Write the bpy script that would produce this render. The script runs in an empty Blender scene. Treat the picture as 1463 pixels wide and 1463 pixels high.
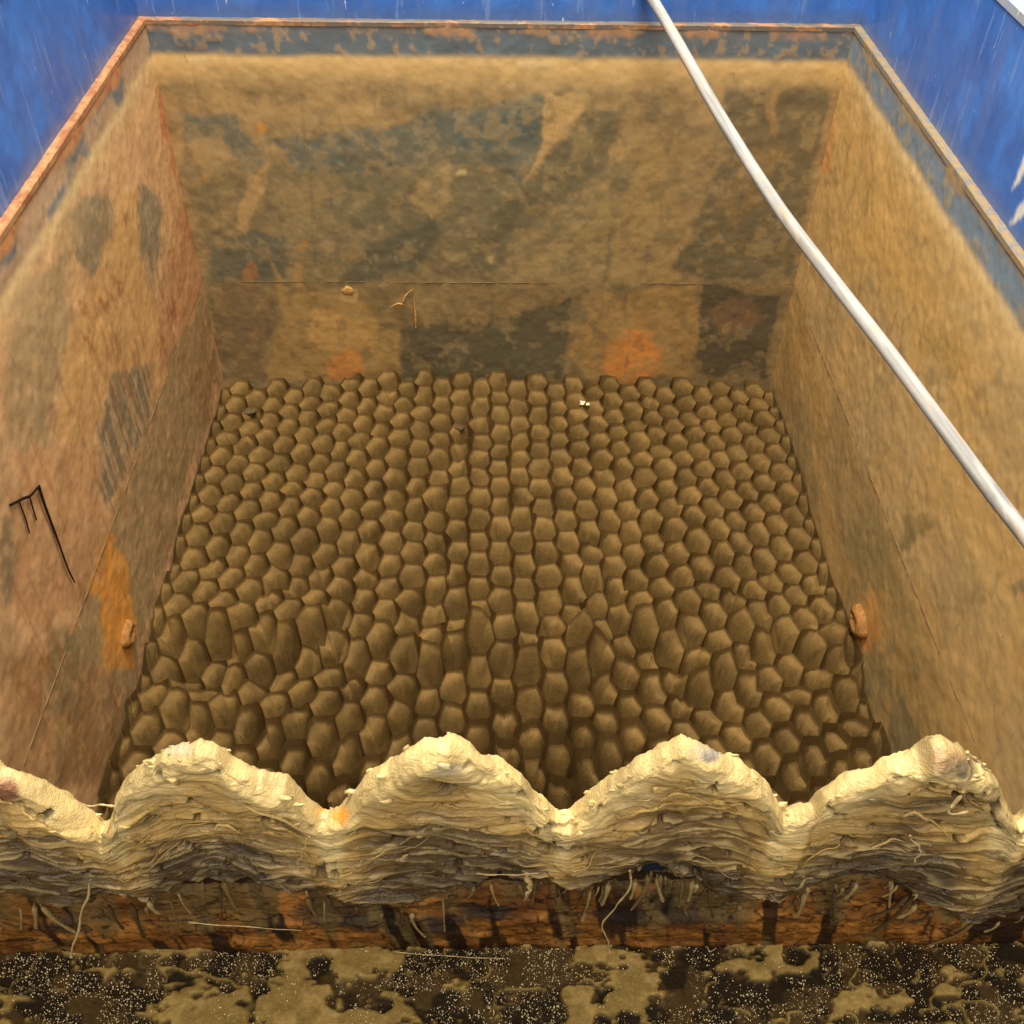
import bpy, math, random
import numpy as np
from mathutils import Matrix, Vector

random.seed(7)
RNG = np.random.default_rng(11)
S = bpy.context.scene
COL = S.collection

# ------------------------------------------------------------------ camera
CAM = np.array([-0.0251, -0.3859, 0.6227])
PITCH, YAW, ROLL, FPX, NPX = 0.7708, 0.0327, 0.0225, 1475.7, 1463.0
_f = np.array([math.sin(YAW) * math.cos(PITCH), math.cos(YAW) * math.cos(PITCH), -math.sin(PITCH)])
_r = np.array([math.cos(YAW), -math.sin(YAW), 0.0])
_u = np.cross(_r, _f)
C_R = _r * math.cos(ROLL) + _u * math.sin(ROLL)
C_U = -_r * math.sin(ROLL) + _u * math.cos(ROLL)
C_F = _f
cd = bpy.data.cameras.new("camera")
cam = bpy.data.objects.new("camera", cd)
COL.objects.link(cam)
cd.sensor_width = 36.0
cd.lens = 36.0 * FPX / NPX
cd.clip_start, cd.clip_end = 0.02, 50.0
cam.matrix_world = Matrix(((C_R[0], C_U[0], -C_F[0], CAM[0]), (C_R[1], C_U[1], -C_F[1], CAM[1]),
                           (C_R[2], C_U[2], -C_F[2], CAM[2]), (0, 0, 0, 1)))
S.camera = cam

# ------------------------------------------------------------------ light
w = bpy.data.worlds.new("World")
S.world = w
w.use_nodes = True
bg = w.node_tree.nodes["Background"]
bg.inputs[0].default_value = (1.0, 0.95, 0.86, 1)
bg.inputs[1].default_value = 0.52


def area(name, loc, target, size, energy, color):
    l = bpy.data.lights.new(name, 'AREA')
    l.shape = 'RECTANGLE'
    l.size, l.size_y = size
    l.energy, l.color = energy, color
    o = bpy.data.objects.new(name, l)
    COL.objects.link(o)
    o.location = loc
    o.rotation_euler = (Vector(target) - Vector(loc)).to_track_quat('-Z', 'Y').to_euler()
    return o


area("ceiling_or_fill_lamp", (-0.06, 0.95, 2.1), (0.0, 0.72, -0.4), (1.0, 0.9), 96, (1.0, 0.94, 0.82))  # ceiling lamp over the tank
area("ceiling_or_fill_lamp", (0.0, -1.2, 2.5), (0.0, 0.7, -0.4), (1.6, 0.8), 52, (1.0, 0.93, 0.80))  # added fill light behind the camera, brightens weir front, bar and back wall

S.view_settings.view_transform = 'Standard'
S.view_settings.look = 'None'
S.view_settings.exposure = 0.3
S.view_settings.gamma = 1.0
S.cycles.use_denoising = True
S.cycles.max_bounces = 8

# ------------------------------------------------------------------ helpers
W2, D = 0.60, 1.439            # half width and depth of the tank, rim at z = 0
ZWL, ZSEAM, ZMED = -0.0693, -0.5031, -0.733


def ray(u, v):
    d = C_F * FPX + C_R * (u - 731.5) - C_U * (v - 731.5)
    return d / np.linalg.norm(d)


def on_plane(u, v, axis, val):
    d = ray(u, v)
    return CAM + d * ((val - CAM[axis]) / d[axis])


def to_px(P):
    d = P - CAM
    z = np.maximum(d @ C_F, 0.02)
    return np.stack([731.5 + FPX * (d @ C_R) / z, 731.5 - FPX * (d @ C_U) / z], -1)


def _hash(ix, iy, seed):
    h = (ix.astype(np.int64) * 374761393 + iy.astype(np.int64) * 668265263 + seed * 974711) & 0x7fffffff
    h = ((h ^ (h >> 13)) * 1274126177) & 0x7fffffff
    h = ((h ^ (h >> 16)) * 668265263) & 0x7fffffff
    return ((h ^ (h >> 15)) & 0xffff) / 65535.0


def vn(x, y, seed=0):
    x = np.asarray(x, float) + 500.0
    y = np.asarray(y, float) + 500.0
    ix, iy = np.floor(x), np.floor(y)
    fx, fy = x - ix, y - iy
    fx = fx * fx * fx * (fx * (fx * 6 - 15) + 10)
    fy = fy * fy * fy * (fy * (fy * 6 - 15) + 10)
    a, b = _hash(ix, iy, seed), _hash(ix + 1, iy, seed)
    c, d = _hash(ix, iy + 1, seed), _hash(ix + 1, iy + 1, seed)
    return (a * (1 - fx) + b * fx) * (1 - fy) + (c * (1 - fx) + d * fx) * fy


def fbm(x, y, octv=4, seed=0, gain=0.5):
    s, a, t = 0, 1.0, 0
    for o in range(octv):
        s = s + a * vn(x * 2 ** o + o * 17.3, y * 2 ** o - o * 9.1, seed + o * 31)
        t += a
        a *= gain
    return s / t


def sm(a, b, x):
    t = np.clip((x - a) / (b - a), 0, 1)
    return t * t * (3 - 2 * t)


def lin(c):
    c = np.asarray(c, float) / 255.0
    return np.where(c <= 0.04045, c / 12.92, ((c + 0.055) / 1.055) ** 2.4)


def polymask(U, V, poly, soft):
    """soft inside mask of a polygon"""
    n = len(poly)
    inside = np.zeros(U.shape, bool)
    dmin = np.full(U.shape, 1e9)
    for i in range(n):
        x1, y1 = poly[i]
        x2, y2 = poly[(i + 1) % n]
        cond = ((y1 > V) != (y2 > V))
        xi = (x2 - x1) * (V - y1) / ((y2 - y1) if y2 != y1 else 1e-9) + x1
        inside ^= cond & (U < xi)
        dx, dy = x2 - x1, y2 - y1
        t = np.clip(((U - x1) * dx + (V - y1) * dy) / (dx * dx + dy * dy + 1e-9), 0, 1)
        dmin = np.minimum(dmin, (U - x1 - t * dx) ** 2 + (V - y1 - t * dy) ** 2)
    sd = np.sqrt(dmin) * np.where(inside, 1, -1)
    return sm(-soft, soft, sd)


def mesh_np(name, verts, faces, smooth=True, cols=None):
    me = bpy.data.meshes.new(name)
    verts = np.asarray(verts, np.float32)
    if isinstance(faces, np.ndarray):
        k = faces.shape[1]
        me.vertices.add(len(verts))
        me.vertices.foreach_set("co", verts.ravel())
        me.loops.add(faces.size)
        me.loops.foreach_set("vertex_index", faces.astype(np.int32).ravel())
        me.polygons.add(len(faces))
        me.polygons.foreach_set("loop_start", np.arange(0, faces.size, k, dtype=np.int32))
        me.update(calc_edges=True)
    else:
        me.from_pydata(verts.tolist(), [], faces)
    if cols is not None:
        at = me.attributes.new("tint", 'FLOAT_COLOR', 'POINT')
        at.data.foreach_set("color", np.concatenate([cols, np.ones((len(cols), 1))], 1).astype(np.float32).ravel())
    me.polygons.foreach_set("use_smooth", np.full(len(me.polygons), smooth))
    me.validate()
    return me


def grid_faces(nu, nv, flip=False):
    i, j = np.meshgrid(np.arange(nu - 1), np.arange(nv - 1), indexing='ij')
    a = (i * nv + j).ravel()
    f = np.stack([a, a + nv, a + nv + 1, a + 1], 1)
    return f[:, ::-1] if flip else f


def add(name, me, mat, parent=None, loc=None):
    o = bpy.data.objects.new(name, me)
    COL.objects.link(o)
    if mat is not None and not me.materials:
        me.materials.append(mat)
    if loc is not None:
        o.location = loc
    if parent is not None:
        o.parent = parent
        o.matrix_parent_inverse = parent.matrix_world.inverted()
    return o


def empty(name, loc, label, cat, group=None):
    o = bpy.data.objects.new(name, None)
    COL.objects.link(o)
    o.location = loc
    o.empty_display_size = 0.05
    o["label"], o["category"] = label, cat
    if group:
        o["group"] = group
    bpy.context.view_layer.update()
    return o


def tag(o, label, cat, group=None):
    o["label"], o["category"] = label, cat
    if group:
        o["group"] = group
    return o


def box(x0, x1, y0, y1, z0, z1):
    v = [(x, y, z) for x in (x0, x1) for y in (y0, y1) for z in (z0, z1)]
    f = [(0, 1, 3, 2), (4, 6, 7, 5), (0, 4, 5, 1), (2, 3, 7, 6), (0, 2, 6, 4), (1, 5, 7, 3)]
    return v, f


def tube(pts, radii, seg=8, caps=True):
    pts = np.asarray(pts, float)
    n = len(pts)
    radii = np.broadcast_to(np.asarray(radii, float), (n,))
    T = np.gradient(pts, axis=0)
    T /= np.linalg.norm(T, axis=1, keepdims=True) + 1e-12
    ref = np.array([0.0, 0, 1]) if abs(T[0, 2]) < .9 else np.array([1.0, 0, 0])
    V = []
    for i in range(n):
        a = np.cross(T[i], ref)
        a /= np.linalg.norm(a)
        b = np.cross(T[i], a)
        for k in range(seg):
            t = 2 * math.pi * k / seg
            V.append(pts[i] + radii[i] * (a * math.cos(t) + b * math.sin(t)))
    F = []
    for i in range(n - 1):
        for k in range(seg):
            k2 = (k + 1) % seg
            F.append((i * seg + k, i * seg + k2, (i + 1) * seg + k2, (i + 1) * seg + k))
    if caps:
        F.append(tuple(range(seg)))
        F.append(tuple(range((n - 1) * seg, n * seg))[::-1])
    return V, F


def spline(pts, n=24):
    P = np.asarray(pts, float)
    if len(P) == 2:
        return P[0] + (P[1] - P[0]) * np.linspace(0, 1, n)[:, None]
    P = np.vstack([2 * P[0] - P[1], P, 2 * P[-1] - P[-2]])
    out = []
    m = len(P) - 3
    for t in np.linspace(0, m - 1e-6, n):
        i = int(t)
        s = t - i
        a, b, c, d = P[i:i + 4]
        out.append(0.5 * (2 * b + (c - a) * s + (2 * a - 5 * b + 4 * c - d) * s * s + (3 * b - a - 3 * c + d) * s ** 3))
    return np.array(out)


def blob(center, r, sx=1, sy=1, sz=1, seed=0, amp=.25, nu=12, nv=8):
    V = []
    for i in range(nv + 1):
        th = math.pi * i / nv
        for k in range(nu):
            ph = 2 * math.pi * k / nu
            n = np.array([math.sin(th) * math.cos(ph), math.sin(th) * math.sin(ph), math.cos(th)])
            rr = r * (1 + amp * (2 * float(vn(n[0] * 1.6 + seed * 3.1, n[1] * 1.6 + n[2] * 1.9, seed)) - 1))
            V.append((center[0] + n[0] * rr * sx, center[1] + n[1] * rr * sy, center[2] + n[2] * rr * sz))
    F = [(i * nu + k, (i + 1) * nu + k, (i + 1) * nu + (k + 1) % nu, i * nu + (k + 1) % nu) for i in range(nv) for k in range(nu)]
    return V, F


# ------------------------------------------------------------------ materials
def mat_tint(name, rough=.7, rough_var=.15, nscale=160, namp=.25, bump=.25, bscale=300, spec=.35, base=None, coat=0.0, metal=0.0, sss=0.0, fleck=None, fibre=0.0):
    m = bpy.data.materials.new(name)
    m.use_nodes = True
    nt = m.node_tree
    N, L = nt.nodes, nt.links
    p = N["Principled BSDF"]
    tc = N.new("ShaderNodeTexCoord")
    if base is None:
        src = N.new("ShaderNodeAttribute")
        src.attribute_name = "tint"
        col = src.outputs["Color"]
    else:
        src = N.new("ShaderNodeRGB")
        src.outputs[0].default_value = (*lin(base), 1)
        col = src.outputs[0]
    n1 = N.new("ShaderNodeTexNoise")
    n1.inputs["Scale"].default_value = nscale
    n1.inputs["Detail"].default_value = 6
    n1.inputs["Roughness"].default_value = .65
    L.new(tc.outputs["Object"], n1.inputs["Vector"])
    mr = N.new("ShaderNodeMapRange")
    mr.inputs[1].default_value, mr.inputs[2].default_value = .25, .75
    mr.inputs[3].default_value, mr.inputs[4].default_value = 1 - namp, 1 + namp
    L.new(n1.outputs["Fac"], mr.inputs[0])
    mul = N.new("ShaderNodeVectorMath")
    mul.operation = 'SCALE'
    L.new(col, mul.inputs[0])
    L.new(mr.outputs[0], mul.inputs["Scale"])
    final = mul.outputs[0]
    if fleck:                                    # chips and run marks: (threshold, colour, stretch, scale)
        for (th, fc, st, sc, op) in fleck:
            mp = N.new("ShaderNodeMapping")
            mp.inputs["Scale"].default_value = (sc, sc, sc * st)
            mp.inputs["Location"].default_value = (sc * .37, th * 10, st * 3)
            L.new(tc.outputs["Object"], mp.inputs["Vector"])
            nf = N.new("ShaderNodeTexNoise")
            nf.inputs["Scale"].default_value = 1.0
            nf.inputs["Detail"].default_value = 5
            nf.inputs["Roughness"].default_value = .6
            L.new(mp.outputs[0], nf.inputs["Vector"])
            mf = N.new("ShaderNodeMapRange")
            mf.inputs[1].default_value, mf.inputs[2].default_value = th, th + .03
            mf.inputs[3].default_value, mf.inputs[4].default_value = 0, op
            L.new(nf.outputs["Fac"], mf.inputs[0])
            mx = N.new("ShaderNodeMix")
            mx.data_type = 'RGBA'
            L.new(mf.outputs[0], mx.inputs["Factor"])
            L.new(final, mx.inputs["A"])
            mx.inputs["B"].default_value = (*lin(fc), 1)
            final = mx.outputs["Result"]
    L.new(final, p.inputs["Base Color"])
    mr2 = N.new("ShaderNodeMapRange")
    mr2.inputs[1].default_value, mr2.inputs[2].default_value = .3, .7
    mr2.inputs[3].default_value, mr2.inputs[4].default_value = rough - rough_var, rough + rough_var
    n2 = N.new("ShaderNodeTexNoise")
    n2.inputs["Scale"].default_value = nscale * .17
    n2.inputs["Detail"].default_value = 5
    L.new(tc.outputs["Object"], n2.inputs["Vector"])
    L.new(n2.outputs["Fac"], mr2.inputs[0])
    L.new(mr2.outputs[0], p.inputs["Roughness"])
    n3 = N.new("ShaderNodeTexNoise")
    n3.inputs["Scale"].default_value = bscale
    n3.inputs["Detail"].default_value = 4
    L.new(tc.outputs["Object"], n3.inputs["Vector"])
    b = N.new("ShaderNodeBump")
    b.inputs["Strength"].default_value = bump
    b.inputs["Distance"].default_value = .002
    L.new(n3.outputs["Fac"], b.inputs["Height"])
    nrm = b.outputs[0]
    if fibre:                                    # fine threads lying across
        mp = N.new("ShaderNodeMapping")
        mp.inputs["Scale"].default_value = (60, 300, 520)
        mp.inputs["Rotation"].default_value = (0, .12, 0)
        L.new(tc.outputs["Object"], mp.inputs["Vector"])
        nb = N.new("ShaderNodeTexNoise")
        nb.inputs["Scale"].default_value = 1.0
        nb.inputs["Detail"].default_value = 5
        nb.inputs["Distortion"].default_value = 1.2
        L.new(mp.outputs[0], nb.inputs["Vector"])
        b2 = N.new("ShaderNodeBump")
        b2.inputs["Strength"].default_value = fibre
        b2.inputs["Distance"].default_value = .004
        L.new(nb.outputs["Fac"], b2.inputs["Height"])
        L.new(nrm, b2.inputs["Normal"])
        nrm = b2.outputs[0]
    L.new(nrm, p.inputs["Normal"])
    p.inputs["Specular IOR Level"].default_value = spec
    p.inputs["Coat Weight"].default_value = coat
    p.inputs["Coat Roughness"].default_value = .12
    p.inputs["Metallic"].default_value = metal
    if sss:
        p.inputs["Subsurface Weight"].default_value = sss
        p.inputs["Subsurface Radius"].default_value = (.006, .004, .002)
        p.inputs["Subsurface Scale"].default_value = 1.0
    return m


M_WALL = mat_tint("sludge_stained_steel", rough=.58, rough_var=.12, nscale=60, namp=.09, bump=.04, bscale=160, spec=.3,
                  fleck=[(.70, (206, 184, 140), .7, 170, .5), (.67, (92, 66, 40), .6, 190, .5), (.66, (120, 92, 60), .35, 60, .35)])
M_BLUE = mat_tint("blue_paint", rough=.36, rough_var=.12, nscale=90, namp=.10, bump=.2, bscale=60, spec=.5,
                  fleck=[(.60, (110, 136, 186), .12, 60, .5), (.69, (200, 208, 220), .22, 110, .8), (.70, (190, 196, 206), .8, 170, .8), (.72, (120, 92, 78), .3, 60, .6)])
M_SLIME = mat_tint("wet_slime", rough=.27, rough_var=.14, nscale=200, namp=.14, bump=.2, bscale=300, spec=.36, sss=.10, fibre=.45)
M_MEDIA = mat_tint("silted_plastic", rough=.78, rough_var=.1, nscale=90, namp=.2, bump=.35, bscale=250, spec=.2)
M_BEAM = mat_tint("wet_rust", rough=.5, rough_var=.22, nscale=140, namp=.4, bump=.7, bscale=240, spec=.15, coat=.02)
M_LEDGE = mat_tint("wet_trough", rough=.5, rough_var=.15, nscale=200, namp=.3, bump=.5, bscale=300, spec=.1)
M_BUB = mat_tint("foam_bubble", rough=.2, rough_var=.1, nscale=300, namp=.2, bump=.1, spec=.6, base=(212, 190, 142))
M_POLE = mat_tint("weathered_white_plastic", rough=.6, rough_var=.12, nscale=60, namp=.08, bump=.2, bscale=120, spec=.4)
M_BLACK = mat_tint("black_paint", rough=.45, rough_var=.1, nscale=200, namp=.2, bump=.3, base=(30, 18, 10))
M_RUST = mat_tint("rust_crust", rough=.85, rough_var=.1, nscale=150, namp=.35, bump=.8, bscale=180, spec=.2, base=(134, 84, 40))
M_STUB = mat_tint("crusted_stub", rough=.85, rough_var=.1, nscale=120, namp=.45, bump=.9, bscale=160, spec=.2, base=(150, 104, 54))
M_TAN = mat_tint("dried_sludge", rough=.8, rough_var=.1, nscale=160, namp=.25, bump=.6, bscale=200, spec=.2, base=(176, 134, 76))
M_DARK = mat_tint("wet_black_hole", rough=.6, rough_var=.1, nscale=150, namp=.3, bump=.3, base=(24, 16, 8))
M_CLOD = mat_tint("grey_clod", rough=.8, rough_var=.1, nscale=150, namp=.3, bump=.5, base=(84, 66, 40))
M_PALE = mat_tint("pale_scrap", rough=.6, rough_var=.1, nscale=150, namp=.2, bump=.3, base=(215, 200, 165))
M_STRAND = mat_tint("slime_strand", rough=.35, rough_var=.1, nscale=300, namp=.2, bump=.3, base=(176, 152, 104))


# ------------------------------------------------------------------ tank walls
class Paint:
    """albedo of one wall: stains whose outlines were read off the photograph"""

    def __init__(self, P, base, warp=5.0, seed=0):
        self.P = P
        self.uv = to_px(P)
        q = P @ np.array([[1, 0], [1, 0], [0, 1.0]])          # metres along the wall, height
        self.a, self.z = q[:, 0], q[:, 1]
        self.U0, self.V0 = self.uv[:, 0], self.uv[:, 1]
        wx = fbm(self.a * 22, self.z * 22, 5, seed + 1) - .5
        wy = fbm(self.a * 22, self.z * 22, 5, seed + 2) - .5
        wx2 = fbm(self.a * 110, self.z * 110, 3, seed + 3) - .5
        wy2 = fbm(self.a * 110, self.z * 110, 3, seed + 4) - .5
        k = warp
        self.U = self.U0 + k * (7 * wx + 2.2 * wx2)
        self.V = self.V0 + k * (7 * wy + 2.2 * wy2)
        self.c = np.tile(lin(base), (len(P), 1))
        self.seed = seed
        self.mid = fbm(self.a * 14, self.z * 14, 5, seed + 7)
        self.fine = fbm(self.a * 70, self.z * 70, 4, seed + 8)

    def mix(self, m, col):
        m = np.clip(m, 0, 1)[:, None]
        self.c = self.c * (1 - m) + lin(col) * m

    def poly(self, pts, col, soft=5, op=1.0, holes=0.0):
        m = polymask(self.U, self.V, pts, soft * .9) * op
        if holes:
            m = m * (1 - holes * sm(.5, .62, self.fine * .5 + self.mid * .5))
        self.mix(m, col)

    def mottled(self, lo, hi, amt=.5):
        self.mix(sm(.52, .75, self.mid) * amt, lo)
        self.mix(sm(.52, .75, 1 - self.mid) * amt, hi)
        self.c *= (1 + .22 * (self.fine - .5))[:, None]

    def streaks(self, col, sx=60, sz=5, th=.62, op=.4, seed=3, win=None):
        n = fbm(self.a * sx, self.z * sz, 4, self.seed + seed * 13)
        m = sm(th, th + .12, n) * op
        if win is not None:
            m = m * win
        self.mix(m, col)


def wall_grid(kind, step=.003, zlo=-.86):
    nz = int(-zlo / step) + 1
    zs = np.linspace(zlo, 0, nz)
    if kind == 'back':
        t = np.linspace(-W2 - .01, W2 + .01, int(2 * W2 / step) + 6)
        A, Z = np.meshgrid(t, zs, indexing='ij')
        P = np.stack([A, np.full_like(A, D), Z], -1)
    else:
        sgn = -1 if kind == 'left' else 1
        t = np.linspace(0, D + .009, int(D / step) + 3)
        A, Z = np.meshgrid(t, zs, indexing='ij')
        P = np.stack([np.full_like(A, sgn * W2), A, Z], -1)
    return P.reshape(-1, 3), len(t), nz


tank = empty("settling_tank", (0, D / 2, -1.0), "rust-streaked blue steel settling tank with sludge-coated inner walls around the honeycomb pack", "tank")


def paint_common(p, seed):
    """dry blue-grey band above the old water line, pale tide line, rust at the rim"""
    z = p.z + .006 * (p.mid - .5) + .001 * (p.fine - .5)
    band = sm(ZWL + .006, ZWL + .022, z)
    p.mix(sm(-.055, .0, z - ZWL) * (1 - band) * .35, (188, 158, 108))
    tide = np.exp(-((z - ZWL - .004) / .009) ** 2)
    p.mix(tide * .75, (200, 172, 122))
    return z, band


def make_wall(kind):
    P, nu, nz = wall_grid(kind)
    if kind == 'back':
        p = Paint(P, (140, 114, 74), 3.0, 5)
        p.mottled((112, 98, 68), (160, 128, 80), .55)
        def q(*pts):
            return [(214 + a * .4887, b * .4887) for a, b in pts]
        grey = (88, 91, 78)
        p.poly(q((90, 470), (1500, 470), (1500, 830), (190, 830)), (112, 98, 68), 14, .75, .45)
        p.poly(q((85, 330), (260, 330), (300, 420), (330, 470), (300, 500), (230, 440), (110, 420)), grey, 7, .8, .35)
        p.poly(q((340, 408), (560, 392), (740, 365), (820, 318), (960, 318), (1060, 285), (1150, 275), (1135, 440), (1090, 525), (1040, 490), (830, 478), (620, 510), (430, 500)), grey, 6, .85, .3)
        p.poly(q((780, 345), (960, 325), (1145, 285), (1130, 420), (900, 440)), (74, 84, 78), 10, .6, .3)
        p.poly(q((590, 460), (850, 480), (1090, 530), (1060, 640), (900, 700), (640, 700), (500, 600)), (100, 92, 68), 12, .6, .4)
        p.poly(q((690, 705), (870, 610), (835, 700), (800, 790), (560, 822), (610, 745)), (82, 78, 60), 6, .85, .15)
        p.poly(q((190, 720), (280, 676), (385, 690), (412, 760), (392, 812), (188, 806)), (84, 84, 70), 6, .85, .2)
        p.poly(q((345, 480), (332, 545), (284, 690), (258, 690), (268, 590), (300, 520)), (158, 126, 80), 4, .85)
        p.poly(q((130, 400), (215, 395), (225, 445), (150, 455)), (150, 124, 82), 5, .7, .3)
        p.poly(q((350, 540), (480, 560), (470, 700), (400, 730), (380, 640)), (140, 118, 78), 9, .6, .5)
        p.poly(q((878, 482), (864, 600), (832, 642), (750, 566), (800, 528)), (146, 122, 80), 4, .85, .2)
        p.poly(q((1150, 275), (1278, 275), (1244, 380), (1172, 462), (1093, 528), (1140, 430)), (166, 134, 84), 2.5, .95)
        p.poly(q((1270, 330), (1400, 300), (1330, 480), (1200, 600), (1060, 700), (1000, 800), (880, 800), (1080, 540)), (92, 84, 60), 7, .75, .25)
        p.poly(q((1335, 485), (1300, 620), (1200, 700), (1040, 800), (1005, 822), (1310, 826), (1350, 640)), (142, 118, 74), 5, .8, .35)
        p.poly([(935, 175), (962, 250), (985, 330), (962, 402), (870, 400), (885, 300), (905, 240)], (150, 122, 74), 7, .8, .35)
        p.poly([(1035, 128), (1190, 118), (1158, 260), (1130, 400), (1000, 400), (962, 385), (1002, 290), (1040, 210)], (92, 82, 58), 6, .85, .2)
        p.poly([(1098, 125), (1118, 125), (1106, 195), (1096, 190)], (150, 116, 70), 4, .8)
        p.poly([(1120, 205), (1090, 290), (1050, 330), (1030, 300), (1060, 215)], (128, 102, 62), 8, .6)
        # below the seam
        p.poly([(296, 405), (1132, 402), (1097, 545), (310, 545)], (118, 96, 60), 5, .75, .2)
        p.poly([(300, 410), (392, 410), (400, 500), (440, 545), (312, 545)], (116, 92, 62), 8, .7)
        p.poly(q((355, 762), (372, 800), (392, 852), (410, 870), (428, 850), (420, 800), (425, 764), (440, 770), (448, 850), (560, 858), (640, 888), (680, 950), (735, 970), (722, 1115), (350, 1115), (340, 1000), (388, 930), (372, 850)), (150, 118, 68), 3, .95, .15)
        p.poly(q((478, 905), (600, 925), (672, 958), (655, 1025), (476, 1015)), (174, 134, 76), 5, .8, .3)
        p.poly([(480, 504), (500, 494), (514, 506), (518, 532), (498, 550), (472, 542), (467, 518)], (188, 122, 60), 8, .8, .35)
        p.poly(q((740, 965), (1000, 930), (1235, 878), (1215, 1110), (735, 1115)), (84, 76, 54), 4, .9, .25)
        p.poly(q((560, 836), (604, 836), (600, 880), (556, 872)), (178, 142, 88), 3, .8)
        p.poly([(832, 418), (992, 405), (1002, 470), (985, 536), (850, 545), (812, 500), (838, 452)], (150, 116, 66), 4, .95, .2)
        p.poly([(884, 482), (905, 470), (934, 475), (947, 500), (942, 530), (918, 550), (880, 548), (864, 522), (868, 496)], (196, 126, 58), 9, .9, .35)
        p.poly([(1004, 405), (1110, 425), (1096, 540), (1000, 535), (1000, 470)], (80, 69, 50), 4, .9)
        p.poly([(1010, 440), (1075, 420), (1085, 462), (1040, 480)], (120, 88, 58), 6, .7)
        for (x, y, r, c) in [(377, 182, 9, (180, 122, 60)), (430, 350, 9, (146, 110, 62)), (360, 389, 13, (164, 112, 62)), (297, 252, 8, (140, 110, 66)), (660, 252, 6, (170, 145, 95)), (702, 370, 5, (168, 146, 100))]:
            p.poly([(x + r * math.cos(t), y + r * math.sin(t)) for t in np.linspace(0, 5.6, 7)], c, 3, .85)
        m2 = fbm(p.a * 38, p.z * 38, 5, 155, .6)
        p.mix(sm(.54, .66, m2) * .4, (150, 124, 80))
        p.mix(sm(.54, .66, 1 - m2) * .35, (88, 80, 60))
        p.streaks((84, 78, 60), 60, 9, .68, .3, 5)
        z, band = paint_common(p, 1)
        p.mix(sm(.0, .05, z - ZWL + .05) * (1 - band) * .7 * sm(.4, .6, p.mid + .2), (184, 148, 92))
        p.mix(band * .95, (82, 92, 98))
        p.mix(band * sm(.55, .7, p.fine) * .6, (150, 122, 84))
        p.mix(sm(-.028, -.012, z + .012 * (p.fine - .5)) * (.1 + .6 * sm(.50, .64, p.mid)), (160, 114, 74))
        p.mix(sm(.012, .0, np.abs(p.a - W2)) * 0, (0, 0, 0))
    elif kind == 'left':
        p = Paint(P, (186, 144, 98), 4.2, 25)
        p.mottled((150, 122, 86), (184, 140, 96), .6)
        p.poly([(95, 300), (150, 270), (172, 330), (128, 402), (108, 372)], (118, 106, 80), 7, .8)
        p.poly([(200, 262), (228, 280), (225, 350), (212, 420), (203, 390), (198, 320)], (112, 106, 84), 5, .85)
        p.poly([(20, 420), (95, 350), (98, 470), (84, 560), (70, 630), (10, 640), (0, 560)], (138, 118, 84), 12, .7)
        p.poly([(168, 272), (196, 272), (200, 300), (215, 420), (238, 490), (236, 540), (180, 560), (100, 660), (84, 590), (96, 470), (130, 400), (160, 330)], (180, 138, 84), 5, .9)
        p.poly([(255, 290), (280, 330), (312, 500), (300, 560), (240, 520), (226, 460), (238, 380)], (168, 118, 76), 6, .8)
        p.poly([(228, 122), (243, 126), (262, 210), (276, 262), (296, 360), (284, 380), (262, 300), (245, 240), (234, 170)], (170, 100, 62), 4, .85, .25)
        for (x, y, l) in [(176, 308, 16), (168, 410, 14), (160, 432, 16), (146, 440, 16), (236, 490, 22), (122, 485, 14), (228, 476, 20), (244, 440, 20), (120, 440, 10), (256, 250, 14)]:
            p.poly([(x - 6, y - l), (x + 3, y - l * .4), (x + 7, y + l), (x - 1, y + l * .5)], (142, 88, 48), 3, .8)
        # scraped comb of grey
        comb = sm(.46, .56, fbm(p.a * 90, p.z * 9, 3, 91))
        p.mix(polymask(p.U, p.V, [(222, 508), (160, 540), (140, 610), (140, 700), (158, 726), (190, 650), (214, 590)], 7) * (.45 + .5 * comb), (108, 100, 76))
        p.poly([(88, 640), (135, 650), (150, 740), (130, 850), (60, 900), (10, 860), (0, 700), (40, 650)], (168, 122, 80), 14, .7, .3)
        p.poly([(0, 750), (18, 740), (22, 800), (10, 860), (0, 870)], (112, 98, 68), 8, .8)
        # below the seam line
        p.poly([(236, 535), (292, 408), (312, 545), (258, 720), (206, 900), (172, 1100), (70, 1120), (92, 928), (140, 795), (205, 611)], (138, 116, 78), 2, .85)
        p.poly([(300, 420), (315, 545), (290, 620), (276, 560)], (136, 104, 66), 8, .7)
        p.poly([(160, 752), (186, 835), (196, 905), (188, 948), (148, 965), (138, 900), (134, 840)], (200, 132, 52), 5, .95, .3)
        p.poly([(0, 930), (90, 920), (140, 960), (172, 1000), (160, 1120), (0, 1120)], (136, 98, 58), 16, .75, .3)
        p.poly([(70, 900), (110, 900), (100, 1010), (60, 1040)], (112, 98, 64), 10, .7)
        for (a, b) in [((232, 545), (150, 775)), ((150, 775), (100, 910))]:
            n_ = np.array([b[1] - a[1], a[0] - b[0]], float)
            n_ /= np.linalg.norm(n_)
            p.poly([(a[0] + n_[0] * 2, a[1] + n_[1] * 2), (b[0] + n_[0] * 3, b[1] + n_[1] * 3), (b[0] - n_[0] * 3, b[1] - n_[1] * 3), (a[0] - n_[0] * 2, a[1] - n_[1] * 2)], (178, 130, 80), 2, .7)
        p.streaks((138, 88, 52), 55, 8, .63, .4, 3, sm(-.1, -.3, p.z))
        p.streaks((190, 150, 98), 70, 14, .66, .25, 5)
        m2 = fbm(p.a * 42, p.z * 42, 5, 156, .62)
        p.mix(sm(.55, .68, m2) * .25, (198, 154, 104))
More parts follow.
